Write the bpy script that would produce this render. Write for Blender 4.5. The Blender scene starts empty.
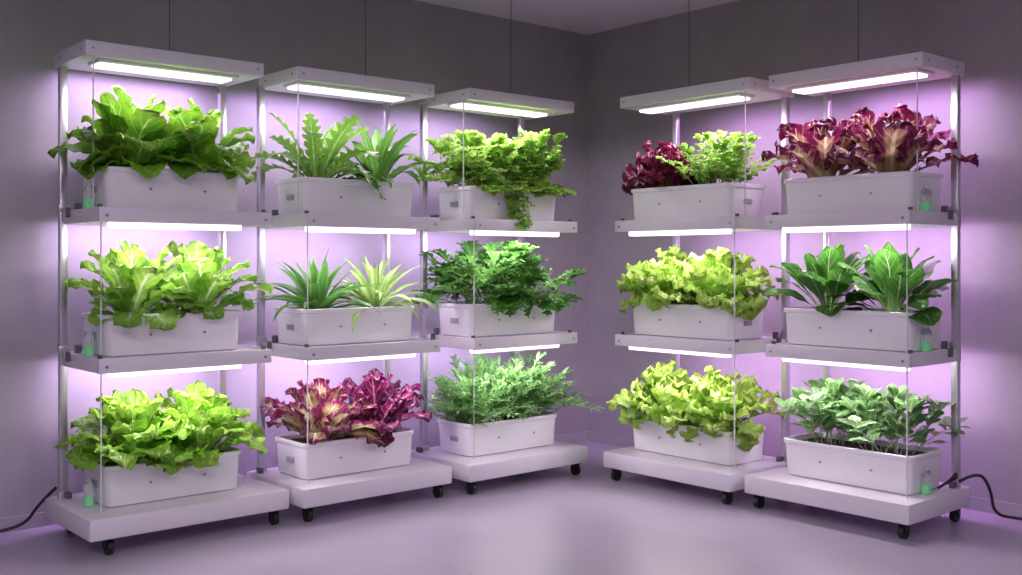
import bpy, bmesh, math, random
import numpy as np
from mathutils import Vector, Matrix
random.seed(7)
scene = bpy.context.scene
COL = scene.collection

# ------------------------------------------------------------ helpers
class NT:
    def __init__(s, name):
        s.mat = bpy.data.materials.new(name); s.mat.use_nodes = True
        s.t = s.mat.node_tree; s.t.nodes.clear()
        s.out = s.t.nodes.new('ShaderNodeOutputMaterial')
    def n(s, typ, **kw):
        nd = s.t.nodes.new(typ)
        for k, v in kw.items(): setattr(nd, k, v)
        return nd
    def put(s, sock, v):
        if isinstance(v, bpy.types.NodeSocket): s.t.links.new(v, sock)
        elif v is not None:
            if isinstance(v, (tuple, list)) and len(v) == 3 and sock.type == 'RGBA': v = (*v, 1)
            sock.default_value = v
    def m(s, op, a, b=None, c=None, clamp=False):
        nd = s.n('ShaderNodeMath', operation=op); nd.use_clamp = clamp
        s.put(nd.inputs[0], a); s.put(nd.inputs[1], b); s.put(nd.inputs[2], c)
        return nd.outputs[0]
    def mix(s, f, a, b, mode='MIX'):
        nd = s.n('ShaderNodeMix', data_type='RGBA', blend_type=mode)
        s.put(nd.inputs[0], f); s.put(nd.inputs[6], a); s.put(nd.inputs[7], b)
        return nd.outputs[2]
    def sm(s, v, a, b, c=0.0, d=1.0):
        nd = s.n('ShaderNodeMapRange', interpolation_type='SMOOTHSTEP')
        s.put(nd.inputs[0], v); s.put(nd.inputs[1], a); s.put(nd.inputs[2], b); s.put(nd.inputs[3], c); s.put(nd.inputs[4], d)
        return nd.outputs[0]
    def noise(s, scale, detail=3, vec=None, rough=.5):
        nd = s.n('ShaderNodeTexNoise'); s.put(nd.inputs['Scale'], scale); s.put(nd.inputs['Detail'], detail)
        s.put(nd.inputs['Roughness'], rough)
        if vec is None: vec = s.n('ShaderNodeTexCoord').outputs['Object']
        s.put(nd.inputs['Vector'], vec)
        return nd.outputs[0]
    def pbr(s, col, rough=.5, metal=0., bump=None, bstr=.2, bdist=.01, **kw):
        p = s.n('ShaderNodeBsdfPrincipled')
        s.put(p.inputs['Base Color'], col); s.put(p.inputs['Roughness'], rough); s.put(p.inputs['Metallic'], metal)
        for k, v in kw.items(): s.put(p.inputs[k.replace('_', ' ')], v)
        if bump is not None:
            b = s.n('ShaderNodeBump'); s.put(b.inputs['Height'], bump)
            b.inputs['Strength'].default_value = bstr; b.inputs['Distance'].default_value = bdist
            s.t.links.new(b.outputs[0], p.inputs['Normal'])
        return p.outputs[0]
    def fin(s, sh): s.t.links.new(sh, s.out.inputs['Surface']); return s.mat

def simple(name, col, rough=.5, metal=0., nscale=30, var=.04, **kw):
    k = NT(name); nz = k.noise(nscale)
    c2 = tuple(max(0, x * (1 - var * 2)) for x in col)
    c = k.mix(nz, col, c2)
    return k.fin(k.pbr(c, rough, metal, **kw))

def emis(name, col, st):
    k = NT(name); e = k.n('ShaderNodeEmission'); k.put(e.inputs[0], col); e.inputs[1].default_value = st
    return k.fin(e.outputs[0])

M_white = simple('white_powder_coat', (.78, .74, .81), .35)
M_trough = simple('white_planter_plastic', (.93, .91, .95), .22, nscale=12, var=.01)
M_metal = simple('brushed_aluminium', (.62, .60, .66), .3, .8)
M_black = simple('black_rubber', (.012, .012, .014), .5)
M_dark = simple('grey_plastic_clip', (.12, .12, .13), .4)
M_bolt = simple('steel_bolt', (.45, .44, .48), .3, .9)
M_soil = simple('dark_substrate', (.035, .025, .02), .95, nscale=90, var=.4)
M_led = emis('white_led_diffuser', (1, .84, 1), 2.0)
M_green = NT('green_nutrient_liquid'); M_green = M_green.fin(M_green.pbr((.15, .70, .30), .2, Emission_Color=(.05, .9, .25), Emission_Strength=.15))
k = NT('clear_plastic'); M_clear = k.fin(k.pbr((.95, .97, .97), .08, Transmission_Weight=.8, IOR=1.2))
M_tube = simple('translucent_white_tube', (.8, .78, .83), .2)
M_wire = simple('grey_steel_cable', (.10, .10, .11), .4, .5)
M_label = simple('printed_label', (.55, .56, .66), .5, nscale=200, var=.3)

def wall_mat(name, c1, c2, rough=.45):
    k = NT(name); n1 = k.noise(1.3, 5, rough=.6); n2 = k.noise(14, 6, rough=.7)
    f = k.m('ADD', k.m('MULTIPLY', n1, .75), k.m('MULTIPLY', n2, .25))
    c = k.mix(k.sm(f, .35, .65), c1, c2)
    return k.fin(k.pbr(c, rough, bump=n2, bstr=.06, bdist=.01))
M_wall = wall_mat('grey_plaster_wall', (.29, .278, .29), (.345, .332, .347), .38)
M_ceil = wall_mat('ceiling_paint', (.66, .645, .65), (.72, .71, .71), .7)
k = NT('epoxy_floor')
tc = k.n('ShaderNodeTexCoord').outputs['Object']
br = k.n('ShaderNodeTexBrick'); br.offset = 0; k.put(br.inputs['Vector'], tc)
for nm, v in (('Color1', (1, 1, 1)), ('Color2', (1, 1, 1)), ('Mortar', (0, 0, 0))): k.put(br.inputs[nm], v)
for nm, v in (('Scale', 1.), ('Mortar Size', .003), ('Brick Width', 1.2), ('Row Height', 1.2)): k.put(br.inputs[nm], v)
n1 = k.noise(1.1, 5, rough=.6); n2 = k.noise(25, 4)
c = k.mix(k.sm(n1, .3, .7), (.345, .305, .385), (.40, .355, .445))
c = k.mix(br.outputs[0], (.31, .275, .345), c)
M_floor = k.fin(k.pbr(c, k.sm(n1, .2, .8, .28, .40), bump=n2, bstr=.03, bdist=.005))

def bevel_box(bm, lo, hi, bev=.004, seg=2):
    r = bmesh.ops.create_cube(bm, size=1)
    c = [(a + b) / 2 for a, b in zip(lo, hi)]; d = [abs(b - a) for a, b in zip(lo, hi)]
    vs = r['verts']
    for v in vs: v.co = Vector((c[0] + v.co.x * d[0], c[1] + v.co.y * d[1], c[2] + v.co.z * d[2]))
    if bev > 0:
        es = list({e for v in vs for e in v.link_edges})
        bmesh.ops.bevel(bm, geom=es, offset=min(bev, min(d) * .4), segments=seg, affect='EDGES', profile=.5)

def cyl(bm, p, q, r, seg=16):
    p, q = Vector(p), Vector(q); d = q - p
    m = Matrix.Translation((p + q) / 2) @ d.to_track_quat('Z', 'Y').to_matrix().to_4x4()
    bmesh.ops.create_cone(bm, cap_ends=True, segments=seg, radius1=r, radius2=r, depth=d.length, matrix=m)

def obj_bm(name, bm, mat, parent=None, smooth=True):
    me = bpy.data.meshes.new(name); bm.to_mesh(me); bm.free()
    me.materials.append(mat)
    if smooth:
        for f in me.polygons: f.use_smooth = True
        me.set_sharp_from_angle(angle=.6)
    o = bpy.data.objects.new(name, me); COL.objects.link(o)
    if parent: o.parent = parent
    return o

def curve_obj(name, pts, r, mat, parent=None):
    cu = bpy.data.curves.new(name, 'CURVE'); cu.dimensions = '3D'; cu.bevel_depth = r; cu.bevel_resolution = 2
    sp = cu.splines.new('NURBS'); sp.points.add(len(pts) - 1)
    for i, p in enumerate(pts): sp.points[i].co = (*p, 1)
    sp.use_endpoint_u = True; sp.order_u = 3
    cu.materials.append(mat)
    o = bpy.data.objects.new(name, cu); COL.objects.link(o)
    if parent: o.parent = parent
    return o

def empty(name, loc=(0, 0, 0), rz=0):
    o = bpy.data.objects.new(name, None); o.empty_display_size = .1
    o.location = loc; o.rotation_euler = (0, 0, rz); COL.objects.link(o); return o

# ------------------------------------------------------------ room
H = 2.616; X0 = -6.6; Y0 = -6.6
def slab(name, lo, hi, mat):
    bm = bmesh.new(); bevel_box(bm, lo, hi, 0); return obj_bm(name, bm, mat, smooth=False)
slab('floor', (X0 - .1, Y0 - .1, -.1), (.1, .1, 0), M_floor)
slab('ceiling', (X0 - .1, Y0 - .1, H), (.1, .1, H + .1), M_ceil)
slab('wall_left', (X0 - .1, 0, 0), (.1, .1, H), M_wall)
slab('wall_right', (0, Y0 - .1, 0), (.1, 0, H), M_wall)
slab('wall_back', (X0 - .1, Y0 - .1, 0), (0, Y0, H), M_wall)
slab('wall_side', (X0 - .1, Y0, 0), (X0, 0, H), M_wall)
M_base = simple('skirting_paint', (.36, .35, .37), .4)
slab('baseboard_left', (X0, -.012, 0), (0, 0, .06), M_base)
slab('baseboard_right', (-.012, Y0, 0), (0, -.012, .06), M_base)

# ------------------------------------------------------------ racks
W = .82; D = .545
LV = [.155, .765, 1.365]
HB, HT = 1.975, 2.035
def area(name, parent, loc, rot, sx, sy, power, col, spread=None):
    l = bpy.data.lights.new(name, 'AREA'); l.shape = 'RECTANGLE'; l.size = sx; l.size_y = sy
    l.energy = power; l.color = col
    if spread: l.spread = math.radians(spread)
    o = bpy.data.objects.new(name, l); COL.objects.link(o); o.parent = parent
    o.location = loc; o.rotation_euler = rot
    return o
P_MAIN = 6.0; P_V = 3.7
C_MAIN = (1.0, .85, 1.0)

def build_rack(r, vcol):
    mirror = r['mirror']; ha, hb = r['hood']; sa, sb = r['shelf']; t0, t1 = r['tr']
    R = empty('grow_rack', r['loc'], r['rz'])
    def bx(bm, x0, x1, y0, y1, z0, z1, bev=.004): bevel_box(bm, (x0, y0, z0), (x1, y1, z1), bev)
    bm = bmesh.new(); bx(bm, r.get('b0', 0), W, 0, D, .07, .155, .008); obj_bm('base_platform', bm, M_white, R)
    bm = bmesh.new()
    for x in (.05, W - .05):
        for y in (.05, D - .05):
            cyl(bm, (x - .011, y, .029), (x + .011, y, .029), .029, 24)
            bevel_box(bm, (x - .018, y - .014, .026), (x - .013, y + .018, .064), .001)
            bevel_box(bm, (x + .013, y - .014, .026), (x + .018, y + .018, .064), .001)
            bevel_box(bm, (x - .022, y - .022, .060), (x + .022, y + .024, .071), .002)
            cyl(bm, (x - .02, y, .029), (x + .02, y, .029), .006, 10)
    obj_bm('casters', bm, M_black, R)
    bm = bmesh.new()
    if mirror: posts = (sa + .06, sb - .012)
    else: posts = (max(sa - .005, .02), sb - .03)
    for x in posts:
        bx(bm, x - .016, x + .016, .483, .512, .15, HB + .01, .003)
        for z in [.155] + LV[1:]:
            bx(bm, x - .022, x + .022, .476, .5, z - .002, z + .03, .002)
    obj_bm('posts', bm, M_metal, R)
    bm = bmesh.new()
    for z in LV[1:]:
        bx(bm, sa + .004, sb - .004, .074, .521, z - .02, z, .001)
        bx(bm, sa, sb, .07, .080, z - .056, z + .003, .003)
        bx(bm, sa, sa + .010, .0705, .5245, z - .0555, z + .0025, .003)
        bx(bm, sb - .010, sb, .0705, .5245, z - .0555, z + .0025, .003)
        bx(bm, sa, sb, .515, .525, z - .056, z + .003, .003)
    obj_bm('shelves', bm, M_white, R)
    bm = bmesh.new(); bx(bm, ha, hb, .15, .53, HB, HT, .005)
    bx(bm, t0 - .01, t1 + .01, .19, .33, HB - .012, HB + .004, .003)
    obj_bm('lamp_hood', bm, M_white, R)
    bm = bmesh.new(); bx(bm, t0, t1 - .01, .215, .315, HB - .024, HB - .010, .006)
    for z in LV[1:]:
        bx(bm, t0 + .01, t1 - .01, .12, .17, z - .079, z - .05, .006)
    obj_bm('led_diffusers', bm, M_led, R)
    bm = bmesh.new()
    for z in LV[1:]:
        bx(bm, t0, t1, .11, .18, z - .054, z - .018, .003)
    obj_bm('led_housings', bm, M_white, R)
    xc = (t0 + t1) / 2; ln = t1 - t0 - .03
    area('lamp_light', R, (xc, .26, HB - .028), (0, 0, 0), ln, .10, P_MAIN, C_MAIN)
    for z in LV[1:]:
        area('lamp_light', R, (xc, .155, z - .083), (math.radians(12), 0, 0), ln, .05, P_MAIN, C_MAIN)
    # strips behind the shelves, made up to tint the wall violet
    bm = bmesh.new()
    for z in LV[1:] + [HT - .02]:
        bx(bm, .08, .72, .520, .536, z - .035, z - .015, .002)
        area('added_wall_glow', R, (.4, .556, z - .042), (math.radians(20), 0, 0), .64, .05, P_V, vcol, 165)
    obj_bm('added_glow_housings', bm, M_white, R)
    end = sb if mirror else sa; sg = 1 if mirror else -1
    bm = bmesh.new()
    for z in LV[1:]:
        for x in (sa + .018, sb - .018):
            cyl(bm, (x, .11, z), (x, .11, z + .016), .010)
        a, b = sorted((end, end + sg * .012)); bx(bm, a, b, .40, .43, z - .03, z + .012, .003)
        for x in (sa + .05, sb - .045): bx(bm, x - .013, x + .013, .45, .47, z - .001, z + .035, .003)
    x = .02 if not mirror else W - .05
    bx(bm, x, x + .02, .44, .48, .155, .18, .003)
    obj_bm('brackets_and_knobs', bm, M_dark, R)
    bm = bmesh.new()
    for z in LV[1:]:
        for x in (sa + .03, sb - .03): cyl(bm, (x, .066, z - .03), (x, .072, z - .03), .006)
    for x in (ha + .03, hb - .03): cyl(bm, (x, .146, 2.005), (x, .152, 2.005), .005)
    he = hb if mirror else ha
    for y in (.2, .45): cyl(bm, (he - .003, y, 2.005), (he + .003, y, 2.005), .006)
    obj_bm('bolts', bm, M_bolt, R)
    bm = bmesh.new()
    xt = sb - .03 if mirror else sa + .02
    cyl(bm, (xt, .105, .15), (xt, .105, LV[2]), .003, 8); cyl(bm, (xt, .19, LV[2]-.01), (xt, .19, HB + .01), .003, 8)
    obj_bm('water_tubes', bm, M_tube, R)
    bm = bmesh.new(); wx = r['wx']; cyl(bm, (wx, .34, HT - .003), (wx, .34, H), .0022, 6)
    cyl(bm, (wx, .34, HT - .002), (wx, .34, HT + .02), .008, 10)
    obj_bm('suspension_cable', bm, M_wire, R)
    return R

RACKS = [
    dict(loc=(-3.36, -.69, 0), rz=0, mirror=False, wx=.42, tr=(.075, .665), hood=(-.005, .775), shelf=(.02, .77), b0=-.04),
    dict(loc=(-2.50, -.74, 0), rz=0, mirror=False, wx=.54, tr=(.09, .70), hood=(.055, .825), shelf=(.06, .80)),
    dict(loc=(-1.61, -.79, 0), rz=0, mirror=False, wx=.56, tr=(.12, .73), hood=(.12, .86), shelf=(.09, .805)),
    dict(loc=(-.83, -.935, 0), rz=-math.pi / 2, mirror=True, wx=.30, tr=(.06, .72), hood=(-.02, .82), shelf=(.02, .80)),
    dict(loc=(-.78, -1.80, 0), rz=-math.pi / 2, mirror=True, wx=.39, tr=(.115, .75), hood=(.03, .80), shelf=(.07, .785)),
]
for r in RACKS:
    build_rack(r, (.80, .40, 1.0) if r['mirror'] else (.72, .46, 1.0))

def to_world(r, p):
    c, s = math.cos(r['rz']), math.sin(r['rz'])
    return (r['loc'][0] + c * p[0] - s * p[1], r['loc'][1] + s * p[0] + c * p[1], r['loc'][2] + p[2])

# ------------------------------------------------------------ planters
TH = .17
def rrect(cx, cy, hx, hy, rad, n=6):
    pts = []
    for (sx, sy, a0) in ((1, 1, 0), (-1, 1, 90), (-1, -1, 180), (1, -1, 270)):
        for i in range(n + 1):
            a = math.radians(a0 + 90 * i / n)
            pts.append((cx + sx * (hx - rad) + rad * math.cos(a), cy + sy * (hy - rad) + rad * math.sin(a)))
    return pts
def loft(bm, loops, cap_first=True, cap_last=False):
    rows = []
    for pts, z in loops: rows.append([bm.verts.new((x, y, z)) for x, y in pts])
    n = len(rows[0])
    for a, b in zip(rows[:-1], rows[1:]):
        for i in range(n): bm.faces.new((a[i], a[(i + 1) % n], b[(i + 1) % n], b[i]))
    if cap_first: bm.faces.new(rows[0][::-1])
    if cap_last: bm.faces.new(rows[-1])
def build_planter(r, level):
    x0, x1 = r['tr']; w = (x1 - x0) / 2; cx = (x0 + x1) / 2; cy = .29; hy = .145
    P = empty('planter_box', to_world(r, (cx, cy, LV[level] + .001)), r['rz'])
    bm = bmesh.new()
    L = []
    for dx, z in ((-.018, .0), (-.010, .004), (-.007, .010), (.0, TH - .022), (.006, TH - .020), (.008, TH - .016), (.008, TH - .003), (.005, TH), (-.004, TH), (-.007, TH - .004), (-.012, TH - .035), (-.02, .02)):
        L.append((rrect(0, 0, w + dx, hy + dx, .035 + dx * .6), z))
    loft(bm, L, True, True)
    bmesh.ops.recalc_face_normals(bm, faces=bm.faces)
    obj_bm('trough', bm, M_trough, P)
    bm = bmesh.new()
    loft(bm, [(rrect(0, 0, w - .014, hy - .014, .025), TH - .045), (rrect(0, 0, w - .011, hy - .011, .025), TH - .024)], True, True)
    bmesh.ops.recalc_face_normals(bm, faces=bm.faces)
    obj_bm('substrate', bm, M_soil, P)
    bm = bmesh.new()
    for x in (-w * .38, w * .42):
        cyl(bm, (x, -hy - .003, .085), (x, -hy + .01, .085), .005, 14)
    obj_bm('drain_plugs', bm, M_bolt, P)
    sgn = 1 if r['mirror'] else -1
    bm = bmesh.new()
    e = sgn * (w - .004)
    bevel_box(bm, (min(e, e + sgn * .008), -.04, .07), (max(e, e + sgn * .008), .02, .095), .001)
    obj_bm('end_label', bm, M_label, P)
    return P
def build_bottle(r, level, x, y):
    B = empty('nutrient_bottle', to_world(r, (x, y, LV[level] + .001)), r['rz'])
    bm = bmesh.new()
    loft(bm, [(rrect(0, 0, .016, .020, .006, 3), 0), (rrect(0, 0, .016, .020, .006, 3), .085), (rrect(0, 0, .009, .009, .004, 3), .1), (rrect(0, 0, .009, .009, .004, 3), .115)], True, True)
    obj_bm('bottle_shell', bm, M_clear, B)
    bm = bmesh.new(); loft(bm, [(rrect(0, 0, .013, .017, .005, 3), .003), (rrect(0, 0, .013, .017, .005, 3), .04)], True, True)
    obj_bm('liquid', bm, M_green, B)

# ------------------------------------------------------------ leaf engine
rng = np.random.default_rng(11)
U = lambda a, b: rng.uniform(a, b)
class Mesh:
    def __init__(s): s.v = []; s.f = []; s.uv = []; s.rn = []; s.n = 0
    def grid(s, P, S, T, rnd):
        a, b = P.shape[:2]
        s.v.append(P.reshape(-1, 3)); s.uv.append(np.stack([S * .5 + .5, T], -1).reshape(-1, 2)); s.rn.append(np.full(a * b, rnd))
        i = np.arange(a - 1)[:, None] * b + np.arange(b - 1)[None, :] + s.n
        s.f.append(np.stack([i, i + 1, i + b + 1, i + b], -1).reshape(-1, 4)); s.n += a * b
    def obj(s, name, mat, loc, rz=0):
        V = np.concatenate(s.v); F = np.concatenate(s.f); UV = np.concatenate(s.uv); R = np.concatenate(s.rn)
        me = bpy.data.meshes.new(name); me.vertices.add(len(V)); me.vertices.foreach_set('co', V.astype('f').ravel())
        me.loops.add(F.size); me.loops.foreach_set('vertex_index', F.ravel().astype('i'))
        me.polygons.add(len(F)); me.polygons.foreach_set('loop_start', np.arange(0, F.size, 4, dtype='i'))
        me.polygons.foreach_set('use_smooth', np.ones(len(F), bool))
        me.update(calc_edges=True)
        uvl = me.uv_layers.new(name='UVMap'); uvl.data.foreach_set('uv', UV[F.ravel()].astype('f').ravel())
        at = me.attributes.new('rnd', 'FLOAT', 'POINT'); at.data.foreach_set('value', R.astype('f'))
        me.materials.append(mat)
        o = bpy.data.objects.new(name, me); COL.objects.link(o); o.location = loc; o.rotation_euler = (0, 0, rz)
        return o
PROF = {
    'lettuce': ([0, .12, .3, .5, .7, .85, .94, 1], [.16, .2, .45, .8, 1, .92, .66, .18]),
    'romaine': ([0, .15, .35, .55, .75, .88, .96, 1], [.20, .26, .55, .88, 1, .88, .58, .15]),
    'broad': ([0, .15, .28, .45, .62, .8, .93, 1], [.14, .16, .50, .90, 1, .82, .48, .05]),
    'spoon': ([0, .28, .40, .54, .70, .85, .95, 1], [.14, .12, .40, .85, 1, .85, .50, .08]),
    'lance': ([0, .15, .35, .6, .8, 1], [.12, .3, .9, 1, .6, .02]),
    'fern': ([0, .1, .3, .6, .8, .93, 1], [.08, .25, .75, 1, .85, .45, .05]),
    'strap': ([0, .2, .45, .75, 1], [.6, .85, 1, .65, .02]),
    'oval': ([0, .15, .35, .6, .8, .93, 1], [.12, .2, .75, 1, .88, .55, .08]),
    'round': ([0, .1, .3, .55, .8, .93, 1], [.15, .45, .95, 1, .9, .6, .1]),
    'leaflet': ([0, .08, .25, .5, .75, 1], [.06, .3, .95, 1, .7, .03]),
    'needle': ([0, .3, .7, 1], [.4, 1, .8, .05]),
}
def leaf(B, p0, phi, e0, e1, L, Wd, prof='lettuce', ruf=.0, rk=4, lob=0, lamp=0, lpow=1, sweep=0, fold=.25, cup=0., bub=0., roll=0., bend=0., nt=18, ns=10, cpow=1.4):
    tau = np.linspace(0, 1, nt + 1); t = 1 - (1 - tau) ** 1.15
    e = e0 + (e1 - e0) * t ** cpow; ph = phi + bend * t
    T = np.stack([np.cos(e) * np.cos(ph), np.cos(e) * np.sin(ph), np.sin(e)], -1)
    dt = np.diff(t); M = np.zeros((nt + 1, 3)); M[1:] = np.cumsum((T[1:] + T[:-1]) / 2 * dt[:, None], 0) * L
    M += np.array(p0)
    S = np.stack([-np.sin(ph), np.cos(ph), 0 * ph], -1); N = np.cross(T, S)
    rl = roll * np.minimum(1, t * 2)
    S2 = S * np.cos(rl)[:, None] + N * np.sin(rl)[:, None]; N2 = np.cross(T, S2)
    w = np.interp(t, *PROF[prof]) * Wd / 2
    w[1:-1] = (w[:-2] + 2 * w[1:-1] + w[2:]) / 4
    if lob: w = w * (1 - lamp * (.5 + .5 * np.cos(2 * np.pi * lob * t + U(-.4, .4))) ** lpow * np.clip(t * 4, 0, 1))
    s = np.linspace(-1, 1, ns + 1)[None, :]; a = np.abs(s); w_ = w[:, None]; tt = t[:, None] * np.ones_like(s)
    env = np.clip((tt - .12) / .35, 0, 1)
    phs = [U(0, 6.28) for _ in range(8)]
    sg = np.where(s < 0, phs[0], phs[1])
    r1 = np.sin(2 * np.pi * rk * tt + sg) + .55 * np.sin(2 * np.pi * rk * 2.17 * tt + sg * 1.7)
    rt = np.sin(2 * np.pi * rk * .55 * s + phs[2]) + .5 * np.sin(2 * np.pi * rk * 1.2 * s + phs[3])
    ruff = ruf * (a ** 1.6 * env * r1 + tt ** 6 * (1 - a ** 2 * .5) * rt)
    rc = ruf * .7 * a ** 2 * env * np.cos(2 * np.pi * rk * 1.3 * tt + sg + 1)
    bb = bub * np.sin(tt * 31 + phs[4] + 2 * s) * np.sin(s * 8 + phs[5] + 5 * tt) * env
    lat = s * w_ * math.cos(fold) + np.sign(s) * rc
    up = a * w_ * math.sin(fold) - cup * a ** 2 * w_ + ruff + bb
    P = M[:, None, :] + S2[:, None, :] * lat[..., None] + N2[:, None, :] * up[..., None] + T[:, None, :] * (sweep * w_ * a + .4 * ruf * a * env * np.sin(2 * np.pi * rk * 1.9 * tt + sg + 2))[..., None]
    B.grid(P, s * np.ones_like(tt), tt, U(0, 1))
    return M, T, ph
def tube(B, M, r, rnd=.5):
    n = len(M); k = 6
    an = np.linspace(0, 2 * np.pi, k)
    T = np.gradient(M, axis=0); T /= np.linalg.norm(T, axis=1)[:, None] + 1e-9
    ref = np.array([.31, .95, .05]); A = np.cross(T, ref); A /= np.linalg.norm(A, axis=1)[:, None] + 1e-9; C = np.cross(T, A)
    rr = r * np.linspace(1, .5, n)[:, None, None]
    P = M[:, None, :] + rr * (A[:, None, :] * np.cos(an)[None, :, None] + C[:, None, :] * np.sin(an)[None, :, None])
    B.grid(P, np.zeros((n, k)), np.full((n, k), .25), rnd)

def leaf_mat(name, core, edge, base, rib, ribw=.08, vein=.35, vfreq=42, edge0=.35, edge1=1., rough=.42, trans=.33, nz=.5, bump=.35, blister=0):
    k = NT(name)
    uv = k.n('ShaderNodeUVMap').outputs[0]; sp = k.n('ShaderNodeSeparateXYZ'); k.put(sp.inputs[0], uv)
    s = k.m('ABSOLUTE', k.m('MULTIPLY', k.m('SUBTRACT', sp.outputs[0], .5), 2)); t = sp.outputs[1]
    at = k.n('ShaderNodeAttribute', attribute_name='rnd').outputs['Fac']
    n1 = k.noise(16, 4); n2 = k.noise(70, 3)
    ef = k.m('MAXIMUM', k.m('MULTIPLY', s, k.sm(t, .1, .5, .5, 1)), k.m('POWER', t, 3.5))
    ef = k.m('ADD', ef, k.m('MULTIPLY', k.m('SUBTRACT', n1, .5), nz))
    c = k.mix(k.sm(ef, edge0, edge1), core, edge)
    c = k.mix(k.sm(t, .0, .45, 1, 0), c, base)
    vw = k.m('SINE', k.m('MULTIPLY', k.m('SUBTRACT', t, k.m('MULTIPLY', s, .28)), vfreq))
    vm = k.sm(vw, .82, 1.0)
    c = k.mix(k.m('MULTIPLY', k.m('MULTIPLY', vm, vein), k.m('SUBTRACT', 1.1, s)), c, rib)
    rw = k.m('MULTIPLY', k.m('SUBTRACT', 1.15, t), ribw)
    rm = k.sm(s, k.m('MULTIPLY', rw, .5), k.m('MULTIPLY', rw, 1.6), 1, 0)
    c = k.mix(k.m('MULTIPLY', rm, .85), c, rib)
    val = k.m('ADD', .70, k.m('MULTIPLY', at, .5))
    hs = k.n('ShaderNodeHueSaturation'); k.put(hs.inputs['Color'], c); k.put(hs.inputs['Value'], val)
    k.put(hs.inputs['Hue'], k.m('ADD', .492, k.m('MULTIPLY', n1, .016)))
    c = hs.outputs[0]
    h = k.m('ADD', k.m('MULTIPLY', vm, -.6), k.m('ADD', n2, k.m('MULTIPLY', rm, -.6)))
    if blister:
        vo = k.n('ShaderNodeTexVoronoi', feature='SMOOTH_F1'); k.put(vo.inputs['Scale'], 55); k.put(vo.inputs['Vector'], k.n('ShaderNodeTexCoord').outputs['Object'])
        h = k.m('SUBTRACT', h, k.m('MULTIPLY', vo.outputs['Distance'], blister))
    p = k.pbr(c, rough, bump=h, bstr=bump + (.25 if blister else 0), bdist=.004 + (.004 if blister else 0))
    tr = k.n('ShaderNodeBsdfTranslucent'); k.put(tr.inputs[0], c)
    mx = k.n('ShaderNodeMixShader'); mx.inputs[0].default_value = trans
    k.t.links.new(p, mx.inputs[1]); k.t.links.new(tr.outputs[0], mx.inputs[2])
    return k.fin(mx.outputs[0])

LM = dict(
    bright=leaf_mat('bright_green_leaf', (.22, .48, .04), (.32, .58, .06), (.42, .62, .18), (.52, .72, .28), .07, blister=1.5),
    broad=leaf_mat('glossy_green_leaf', (.16, .43, .025), (.25, .52, .035), (.46, .66, .16), (.58, .78, .28), .08, .5, rough=.33, blister=2),
    romaine=leaf_mat('romaine_leaf', (.28, .53, .07), (.26, .53, .05), (.66, .78, .38), (.74, .84, .50), .17, .6, blister=1.2),
    yellow=leaf_mat('yellow_green_leaf', (.38, .62, .09), (.43, .65, .11), (.58, .72, .26), (.60, .76, .34), .08, blister=1),
    fern=leaf_mat('fern_green_leaf', (.12, .30, .035), (.18, .38, .045), (.20, .38, .08), (.38, .54, .20), .10, .6),
    dande=leaf_mat('narrow_green_leaf', (.09, .26, .035), (.14, .33, .045), (.20, .38, .08), (.30, .48, .18), .10, .5),
    dark=leaf_mat('dark_green_leaf', (.05, .18, .022), (.08, .25, .03), (.42, .60, .24), (.50, .68, .34), .075, .35, rough=.3),
    strap_d=leaf_mat('dark_strap_leaf', (.07, .23, .035), (.18, .40, .09), (.18, .40, .10), (.10, .28, .06), .2, 0),
    strap_l=leaf_mat('pale_strap_leaf', (.42, .62, .20), (.26, .50, .09), (.5, .72, .3), (.62, .78, .40), .25, 0),
    mint=leaf_mat('fresh_green_leaf', (.30, .60, .07), (.50, .76, .16), (.45, .66, .2), (.58, .78, .30), .08, .3, 26, trans=.45),
    celery=leaf_mat('lobed_green_leaf', (.09, .30, .05), (.16, .40, .07), (.22, .42, .10), (.28, .50, .16), .10, .5, 26, trans=.4),
    herb=leaf_mat('grey_green_herb_leaf', (.20, .44, .12), (.26, .52, .16), (.3, .55, .2), (.38, .60, .28), .15, .2),
    sage=leaf_mat('sage_green_leaf', (.13, .31, .08), (.28, .48, .18), (.36, .54, .26), (.50, .66, .38), .10, .4, 30, edge0=.45, rough=.5),
    red=leaf_mat('deep_red_leaf', (.15, .012, .04), (.20, .014, .06), (.36, .28, .12), (.42, .12, .16), .10, .4),
    redgreen=leaf_mat('red_edged_leaf', (.38, .34, .14), (.20, .014, .08), (.60, .66, .32), (.74, .62, .46), .22, .7, edge0=.35, edge1=.75),
    redpink=leaf_mat('burgundy_ribbed_leaf', (.46, .26, .16), (.18, .008, .07), (.72, .74, .34), (.84, .70, .46), .20, .75, edge0=.33, edge1=.65),
    redrib=leaf_mat('magenta_ribbed_leaf', (.24, .02, .11), (.14, .010, .07), (.56, .28, .32), (.76, .38, .50), .15, .7, edge0=.3, edge1=.8),
)
r_ = np.radians
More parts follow.
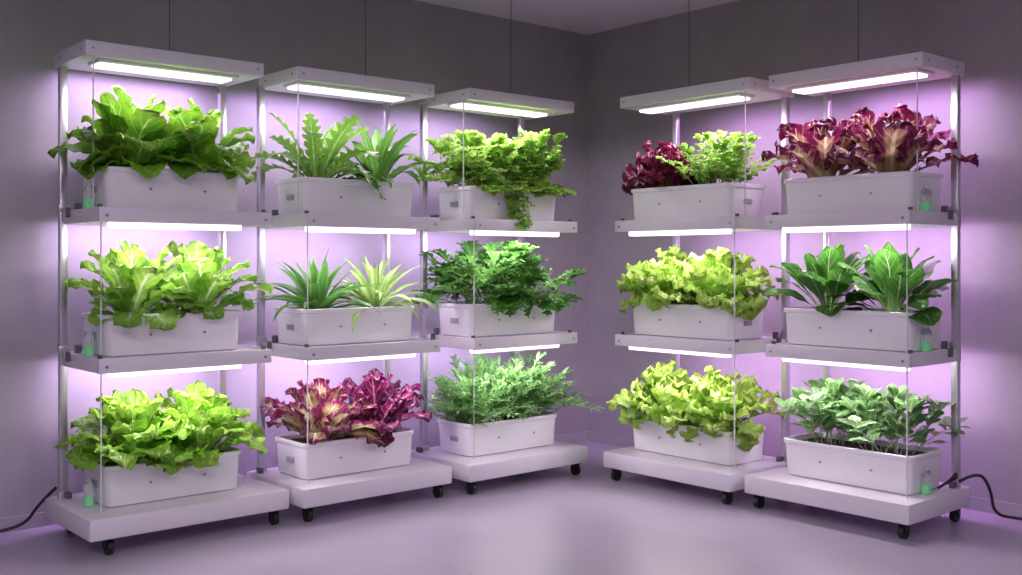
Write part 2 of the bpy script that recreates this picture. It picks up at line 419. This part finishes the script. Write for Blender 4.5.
def head(name, mat, loc, rz, n, L, Wd, ein=85, eout=25, droop=55, lin=.75, rad=.03, hang=0, asp=.8, **kw):
    B = Mesh(); ph0 = U(0, 6)
    for i in range(n + hang):
        f = min(1, (i + .5) / n)
        phi = ph0 + i * 2.39996 + U(-.25, .25)
        e0 = r_(ein + (eout - ein) * f ** .9 + U(-7, 7)); e1 = e0 - r_(droop * (.3 + .8 * f) + U(-12, 12))
        l = L * (lin + (1 - lin) * min(1, f * 1.4)) * U(.85, 1.1)
        l *= 1 - (1 - asp) * f * math.cos(phi) ** 2
        if i >= n: phi = -math.pi / 2 + U(-1.2, 1.2); e0 = r_(U(15, 40)); e1 = e0 - r_(U(70, 105)); l *= .78
        rr = rad * f
        leaf(B, (rr * math.cos(phi), rr * math.sin(phi), 0), phi, e0, e1, l, Wd * (.75 + .25 * f) * U(.85, 1.12), roll=U(-.35, .35), bend=U(-.3, .3), **kw)
    return B.obj(name, mat, loc, rz)
def bush(name, mat, loc, rz, ns_, L, hx, hy, nodes, lL, lW, e_in=85, e_out=35, droop=60, per=2, ldroop=30, tstart=.25, lel=35, tip=3, trail=0, tx=0, sr=.0025, kwl={}, outbias=.6, asp=1., front=0):
    B = Mesh()
    for i in range(ns_ + front + trail):
        x = U(-hx, hx); y = U(-hy, hy)
        f = min(1, (i + .5) / ns_)
        phi = math.atan2(y / max(hy, .01) + U(-.5, .5), x / max(hx, .01) + U(-.5, .5)) if U(0, 1) < outbias else U(0, 6.28)
        e0 = r_(e_in + (e_out - e_in) * f + U(-6, 6)); e1 = e0 - r_(droop * (.3 + .8 * f))
        l = L * U(.75, 1.1) * (1 - (1 - asp) * f * math.cos(phi) ** 2); nd = nodes
        n = 14; t = np.linspace(0, 1, n); e = e0 + (e1 - e0) * t ** 1.3
        k_ = 1.
        if ns_ <= i < ns_ + front:
            y = -hy * .9; phi = -math.pi / 2 + U(-.6, .6); l = L * U(.4, .62); e = r_(55 - 95 * t)
        if i >= ns_ + front:
            x = tx + U(-.05, .05); y = -hy; phi = -math.pi / 2 + U(-.2, .2); l = L * U(.55, 1.1); nd = nodes + 2; k_ = .75
            e = np.maximum(r_(30 - 190 * t), r_(-88))
        T = np.stack([np.cos(e) * math.cos(phi), np.cos(e) * math.sin(phi), np.sin(e)], -1)
        M = np.zeros((n, 3)); M[1:] = np.cumsum((T[1:] + T[:-1]) / 2, 0) * l / (n - 1); M += np.array([x, y, 0])
        tube(B, M, sr)
        for j in range(nd):
            q = tstart + (1 - tstart) * (j + U(0, .6)) / nd; q = min(q, .98)
            p = np.array([np.interp(q, t, M[:, c]) for c in range(3)]); ee = np.interp(q, t, e)
            for m in range(per):
                ph = phi + (1 if m % 2 else -1) * U(.6, 1.5) + (U(-1, 1) if per > 2 else 0)
                el = ee * .45 + r_(lel) * .55 + r_(U(-25, 25))
                sz = U(.7, 1.1) * (1 - .25 * q) * k_
                leaf(B, p, ph, el, el - r_(ldroop + U(-15, 20)), lL * sz, lW * sz, roll=U(-.5, .5), **kwl)
        for m in range(tip):
            leaf(B, M[-1], phi + (m - (tip - 1) / 2) * (2.2 if tip < 4 else 6.28) / tip + U(-.2, .2), e[-1] * .5 + r_(U(10, 45)), e[-1] * .5 - r_(U(0, 25)), lL * .85 * k_, lW * .85 * k_, **kwl)
    return B.obj(name, mat, loc, rz)

Z = TH - .028
def place(ri, level, frac, kind):
    r = RACKS[ri]; x0, x1 = r['tr']; x = x0 + (x1 - x0) * frac
    p = to_world(r, (x, .29, LV[level] + Z)); rz = r['rz']
    return kind(p, rz)

frilly = lambda nm, mat, **o: (lambda p, rz: head(nm, LM[mat], p, rz, **{**dict(n=34, L=.27, Wd=.17, ein=89, eout=38, droop=50, prof='lettuce', ruf=.014, rk=4.5, fold=.25, bub=.005, nt=30, ns=14, cpow=2.2), **o}))
K = {}
K['broad'] = frilly('broad_leaf_lettuce', 'broad', n=22, L=.40, Wd=.19, ein=90, eout=36, droop=85, prof='broad', ruf=.010, rk=3, bub=.006, hang=5, cpow=2.3, lin=.9, asp=.72)
K['romaine'] = frilly('romaine_lettuce', 'romaine', n=22, L=.36, Wd=.15, ein=90, eout=36, droop=70, prof='romaine', ruf=.011, rk=4, bub=.004, hang=5, lin=.9, asp=.75)
K['butter'] = frilly('green_leaf_lettuce', 'bright', n=42, L=.32, Wd=.15, eout=28, droop=70, ruf=.013, rk=3.5, lin=.95, rad=.06, hang=5, asp=.74)
K['yel'] = frilly('curly_lettuce', 'yellow', n=38, L=.33, Wd=.145, eout=28, droop=60, ruf=.017, rk=4.5, lin=.92, rad=.05, hang=5, asp=.76)
K['redc'] = frilly('red_leaf_lettuce', 'redrib', n=28, L=.35, Wd=.135, eout=28, droop=45, ruf=.013, rk=4.5, lin=.85, hang=2, asp=.75)
K['redg'] = frilly('red_tipped_lettuce', 'redgreen', n=26, L=.35, Wd=.14, eout=28, droop=45, ruf=.013, rk=4, lin=.85, hang=2, asp=.75)
K['radic'] = frilly('red_romaine_lettuce', 'redpink', n=22, L=.39, Wd=.17, eout=28, droop=50, prof='romaine', ruf=.018, rk=3.5, lin=.80, asp=.78)
K['lolla'] = frilly('lollo_rosso_lettuce', 'red', n=44, L=.29, Wd=.12, eout=22, droop=50, ruf=.017, rk=5, lin=.95)
K['fern'] = lambda p, rz: head('fern_plant', LM['fern'], p, rz, 20, .42, .135, 90, 32, 90, cpow=2.0, lin=.88, asp=.85, hang=2, prof='fern', lob=9, lamp=.55, lpow=1.3, sweep=.45, fold=.2, nt=63, ns=8)
K['dlance'] = lambda p, rz: head('dandelion_greens', LM['dande'], p, rz, 26, .41, .085, 90, 32, 90, cpow=2.0, lin=.88, asp=.82, hang=2, prof='lance', lob=7, lamp=.25, sweep=.2, fold=.3, nt=42, ns=6)
K['strapd'] = lambda p, rz: head('bromeliad_plant', LM['strap_d'], p, rz, 38, .36, .064, 89, 26, 70, lin=.80, asp=.85, prof='strap', fold=.3, nt=14, ns=6, ruf=.001)
K['strapl'] = lambda p, rz: head('spider_plant', LM['strap_l'], p, rz, 44, .37, .048, 89, 25, 85, lin=.80, asp=.82, prof='strap', fold=.3, nt=14, ns=6, ruf=.001)
K['bok'] = lambda p, rz: head('spinach_plant', LM['dark'], p, rz, 26, .36, .135, 90, 32, 65, cpow=2.6, lin=.85, asp=.80, prof='spoon', ruf=.004, rk=2, fold=.12, cup=.1, bub=.003, nt=24, ns=12, hang=2)
CK = dict(prof='leaflet', lob=3.4, lamp=.65, sweep=.5, nt=24, ns=6, ruf=.003, rk=3)
K['celery'] = lambda p, rz: bush('parsley_plant', LM['celery'], p, rz, 36, .28, .09, .09, 2, .13, .115, 88, 34, 55, 2, ldroop=55, lel=22, tstart=.6, sr=.003, kwl=CK, outbias=.5, front=3, asp=.8)
MK = dict(prof='round', nt=10, ns=8, ruf=.007, rk=3, cup=.1)
MA = dict(tstart=.4, lel=15, kwl=MK, outbias=.4, front=8, asp=.8)
K['mint'] = lambda p, rz: bush('trailing_greens', LM['mint'], p, rz, 46, .29, .11, .10, 4, .085, .078, 90, 42, 50, 2, **MA)
K['mintt'] = lambda p, rz: bush('trailing_greens', LM['mint'], p, rz, 46, .29, .11, .10, 4, .085, .078, 90, 42, 50, 2, trail=3, tx=-.15, **MA)
K['cress'] = lambda p, rz: bush('basil_plant', LM['mint'], p, rz, 46, .28, .10, .09, 5, .055, .047, 88, 52, 35, 2, lel=15, asp=.8, kwl=dict(prof='round', nt=7, ns=6, ruf=.004, rk=2, cup=.1))
K['herb'] = lambda p, rz: bush('mizuna_greens', LM['herb'], p, rz, 70, .31, .11, .09, 9, .085, .032, 88, 40, 60, 2, lel=35, asp=.75, kwl=dict(prof='needle', nt=12, ns=2, ruf=.002, lob=4, lamp=.6))
K['sage'] = lambda p, rz: bush('sage_plant', LM['sage'], p, rz, 20, .23, .11, .08, 3, .115, .066, 90, 42, 20, 2, lel=40, ldroop=50, tstart=.3, tip=5, asp=.85, kwl=dict(prof='oval', nt=9, ns=6, ruf=.002, rk=2, cup=.1, fold=.12))
LAY = {
    (0, 2): [('broad', .26), ('broad', .76)], (0, 1): [('romaine', .26), ('romaine', .77)], (0, 0): [('butter', .26), ('butter', .76)],
    (1, 2): [('fern', .24), ('dlance', .80)], (1, 1): [('strapd', .24), ('strapl', .78)], (1, 0): [('redg', .26), ('redc', .78)],
    (2, 2): [('mint', .30), ('mintt', .75)], (2, 1): [('celery', .28), ('celery', .76)], (2, 0): [('herb', .27), ('herb', .75)],
    (3, 2): [('lolla', .2), ('cress', .72)], (3, 1): [('yel', .22), ('yel', .72)], (3, 0): [('yel', .22), ('yel', .72)],
    (4, 2): [('radic', .24), ('radic', .74)], (4, 1): [('bok', .24), ('bok', .74)], (4, 0): [('sage', .22), ('sage', .74)],
}
for (ri, lv), items in LAY.items():
    build_planter(RACKS[ri], lv)
    for kind, fr in items: place(ri, lv, fr, K[kind])
for ri in (0, 4):
    r = RACKS[ri]
    for lv in range(3):
        build_bottle(r, lv, (r['shelf'][1] - .02) if r['mirror'] else r['shelf'][0] + .022, .25)

# power cables
curve_obj('power_cable', [(-3.37, -.2, .2), (-3.42, -.12, .12), (-3.45, -.06, .03), (-3.6, -.04, .012), (-4.2, -.035, .012), (-5.2, -.035, .012)], .007, M_black)
curve_obj('power_cable', [(-.3, -2.58, .17), (-.26, -2.66, .24), (-.22, -2.70, .16), (-.15, -2.68, .03), (-.07, -2.75, .012), (-.04, -3.0, .012), (-.035, -4.2, .012)], .007, M_black)
curve_obj('power_cable', [(-.42, -2.56, .165), (-.38, -2.60, .20), (-.33, -2.60, .23), (-.29, -2.58, .19), (-.31, -2.54, .165)], .006, M_black)

# fill panels overhead, out of view, added for ambient and frontal light
for (x, y) in ((-4.3, -4.3), (-5.6, -3.2), (-3.2, -5.6)):
    FL = empty('added_fill_panel', (x, y, H), 0)
    bm = bmesh.new(); bevel_box(bm, (-.6, -.6, -.03), (.6, .6, 0), .005); obj_bm('fill_frame', bm, M_white, FL)
    area('fill_area', FL, (0, 0, -.035), (0, 0, 0), 1.1, 1.1, 38, (.99, .88, 1))

w = bpy.data.worlds.new('World'); scene.world = w; w.use_nodes = True
w.node_tree.nodes['Background'].inputs[0].default_value = (.02, .02, .025, 1)

# ------------------------------------------------------------ camera
cam = bpy.data.cameras.new('camera'); co = bpy.data.objects.new('camera', cam); COL.objects.link(co)
cam.sensor_width = 36; cam.lens = 1050 / 1022 * 36; cam.shift_y = -25.5 / 1022
co.location = (-4.823, -4.793, 1.15)
fw = Vector((.656, .755, 0)).normalized()
co.rotation_euler = fw.to_track_quat('-Z', 'Y').to_euler()
cam.clip_start = .05
scene.camera = co
scene.view_settings.view_transform = 'Standard'
scene.view_settings.look = 'None'
scene.view_settings.exposure = 0.0
